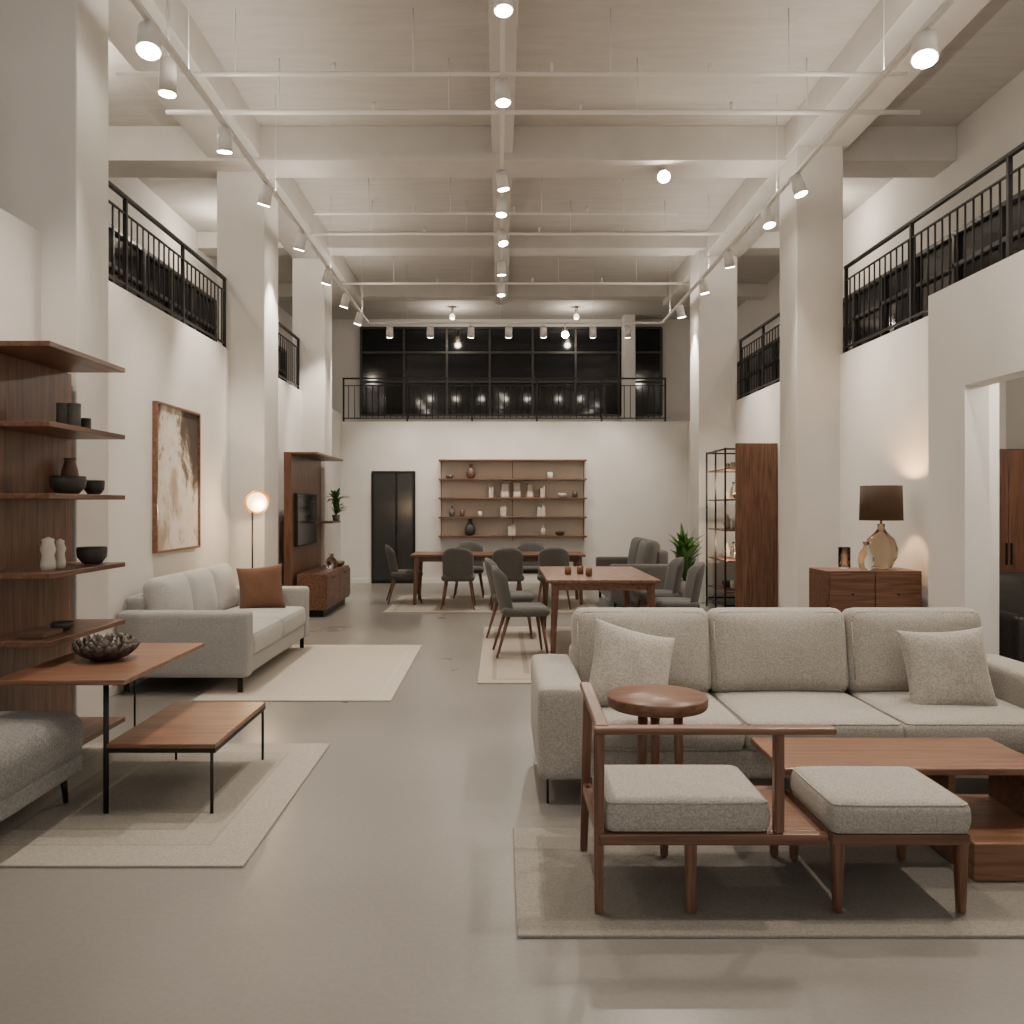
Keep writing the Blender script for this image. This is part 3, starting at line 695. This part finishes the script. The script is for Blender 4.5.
# ------------------------------------------------------------------ dining chairs
def dchair(label,loc,rz,group):
    e=root("dining_chair",label,"chair",loc,rz,group)
    cushion("seat",(0,.02,.44),(.47,.46,.09),M_fabD,e,r=.04,puff=.012,n=10)
    bm=bmesh.new(); nu,nv=16,10; R=.26; g={}
    for side in(0,1):
        for i in range(nu+1):
            for j in range(nv+1):
                u=i/nu*2-1; v=j/nv
                a=u*1.0; rr=R+(.022 if side else -.022)*math.sqrt(max(.02,1-max(abs(u),abs(v*2-1))**6))
                drop=.10*abs(u)**3
                z=.40+v*(.48-drop)
                tilt=.10*v
                x=math.sin(a)*rr; y=-math.cos(a)*rr*.85-tilt*(1-.3*abs(u))+.02
                g[(side,i,j)]=bm.verts.new((x,y,z))
        for i in range(nu):
            for j in range(nv): bm.faces.new((g[(side,i,j)],g[(side,i+1,j)],g[(side,i+1,j+1)],g[(side,i,j+1)]))
    for i in range(nu):
        for j in(0,nv): bm.faces.new((g[(0,i,j)],g[(0,i+1,j)],g[(1,i+1,j)],g[(1,i,j)]))
    for j in range(nv):
        for i in(0,nu): bm.faces.new((g[(0,i,j)],g[(0,i,j+1)],g[(1,i,j+1)],g[(1,i,j)]))
    mkobj("backrest",bm,M_fabD,e,True)
    for s in(-1,1):
        for t in(-1,1): cyl("leg",(s*.235,t*.22-(.05 if t<0 else -.01),.002),(s*.17,t*.16+.01,.41),.011,.021,M_wz,e,12)
    return e
GA="chairs at the square dining table"; GB="chairs at the long dining table"
LB="dark gray upholstered dining chair with tapered walnut legs"
c0=dchair(LB,(.22,8.5,RH),-85,GA)
for loc,rz in(((.13,9.7,RH),-92),((1.86,9.0,RH),88),((1.83,9.85,RH),92)): copy_thing(c0,loc,rz)
for loc,rz in(((-.60,12.3,RH),0),((.10,12.3,RH),3),((.78,12.35,RH),-3),((-1.45,13.0,RH),-80),((-.5,13.75,RH),180),((.5,13.75,RH),180)):
    k_=copy_thing(c0,loc,rz); k_["group"]=GB
def dtable(label,loc,hx,hy,mat,h=.75):
    e=root("dining_table",label,"table",loc)
    box("table_top",(-hx,hx,-hy,hy,h-.035,h),mat,e,bev=.008)
    bm=bmesh.new(); a=.08
    for b in((-hx+a,hx-a,-hy+a,-hy+a+.025,h-.11,h-.035),(-hx+a,hx-a,hy-a-.025,hy-a,h-.11,h-.035),(-hx+a,-hx+a+.025,-hy+a,hy-a,h-.11,h-.035),(hx-a-.025,hx-a,-hy+a,hy-a,h-.11,h-.035)): addbox(bm,b)
    mkobj("apron",bm,mat,e)
    for s in(-1,1):
        for t in(-1,1): leg4("leg",s*(hx-.09),t*(hy-.09),0,h-.036,.024,.038,M_wz,e,s*.03,t*.03)
    return e
dtable("walnut dining table surrounded by gray chairs",(1.02,9.25,RH),.56,.92,M_ty)
dtable("long walnut dining table near the end wall",(-.03,13.0,RH),1.3,.42,M_wx)
for (x,y) in((.72,9.0),(.86,9.1),(.92,8.8)):
    vase(P_cup(.035,.08),M_copper,(x,y,RH+.751),"small copper cup on dining table","cup","cup","copper cups on the dining table",16)

# ------------------------------------------------------------------ back wall shelving
e=root("wall_shelf","wall mounted walnut shelving with beige backing","shelf",(.24,BY-.003,0))
box("back_panel",(-1.38,1.38,-.02,0,.86,2.33),M_back,e,bev=0)
BZ=[2.36,2.0,1.64,1.28,.92]
for z in BZ: box("shelf_board",(-1.40,1.40,-.28,-.02,z-.03,z),M_wx,e,bev=.003)
for x in(-1.36,0,1.36): box("upright",(x-.006,x+.006,-.045,-.02,.82,2.36),M_copper,e,bev=0)
def bs(px): return (px-500)*16.15/850
GS="objects on the end wall shelving"
def bput(px,zi,prof,mat,lb,cat="vase",name="vase"): vase(prof,mat,(bs(px),BY-.17,BZ[zi]+.001),lb,cat,name,GS,18)
bput(471,1,P_vase(.09,.27),M_brownc,"round tan ceramic vase on wall shelf")
bput(450,1,P_bowl(.07,.07),M_grayc,"small gray bowl on wall shelf","bowl","bowl")
bput(562,2,P_bowl(.08,.08),M_ivory,"ivory bowl on wall shelf","bowl","bowl")
bput(575,2,P_cup(.05,.12),M_dark,"dark cup on wall shelf","cup","cup")
bput(550,1,P_cup(.05,.12),M_ivory,"ivory cup on wall shelf","cup","cup")
bput(452,3,P_vase(.06,.2),M_grayc,"gray vase on wall shelf")
bput(462,3,P_cup(.045,.13),M_brownc,"brown cup on wall shelf","cup","cup")
bput(470,4,P_vase(.105,.31),M_dark,"large dark ceramic vase on wall shelf")
bput(543,4,P_vase(.05,.22),M_ivory,"slim ivory vase on wall shelf")
bput(560,4,P_bowl(.09,.08),M_dark,"dark bowl on wall shelf","bowl","bowl")
bput(480,3,P_cup(.04,.10),M_ivory,"small ivory cup on wall shelf","cup","cup")
for px,zi,w,h_ in((505,2,.17,.28),(517,2,.15,.3),(530,2,.13,.27)):
    e=root("picture_frame","small framed picture leaning on wall shelf","frame",(bs(px),BY-.15,BZ[zi]+.001),0,GS)
    box("frame",(-w/2,w/2,-.01,.01,0,h_),M_books[0],e,bev=.002); box("picture",(-w/2+.02,w/2-.02,-.013,-.01,.02,h_-.02),M_ivory,e,bev=0)
def books(px,zi,n_):
    x=bs(px)
    for i in range(n_):
        h_=random.uniform(.17,.23); t=random.uniform(.022,.035)
        e=root("book","upright hardcover book on wall shelf","book",(x,BY-.15,BZ[zi]+.001),0,GS)
        m_=random.choice(M_books)
        boxes("cover",[(0,.003,-.07,.07,0,h_),(t-.003,t,-.07,.07,0,h_),(.003,t-.003,.067,.07,0,h_)],m_,e)
        box("pages",(.003,t-.003,-.066,.067,.004,h_-.004),M_paper,e,bev=0); x+=t+.001
books(537,3,5); books(500,3,4); books(489,2,3); books(508,4,5); books(540,2,3)

# ------------------------------------------------------------------ world & camera
w=bpy.data.worlds.new("world"); S.world=w; w.use_nodes=True
bg=w.node_tree.nodes["Background"]; bg.inputs[0].default_value=(1,.93,.85,1); bg.inputs[1].default_value=1.0
cd=bpy.data.cameras.new("camera"); cd.sensor_width=36; cd.lens=36*850/1024; cd.shift_x=12/1024; cd.shift_y=-7/1024; cd.clip_start=.05
cam=bpy.data.objects.new("camera",cd); COL.objects.link(cam); cam.location=(0,0,1.5); cam.rotation_euler=(math.pi/2,0,0)
S.camera=cam
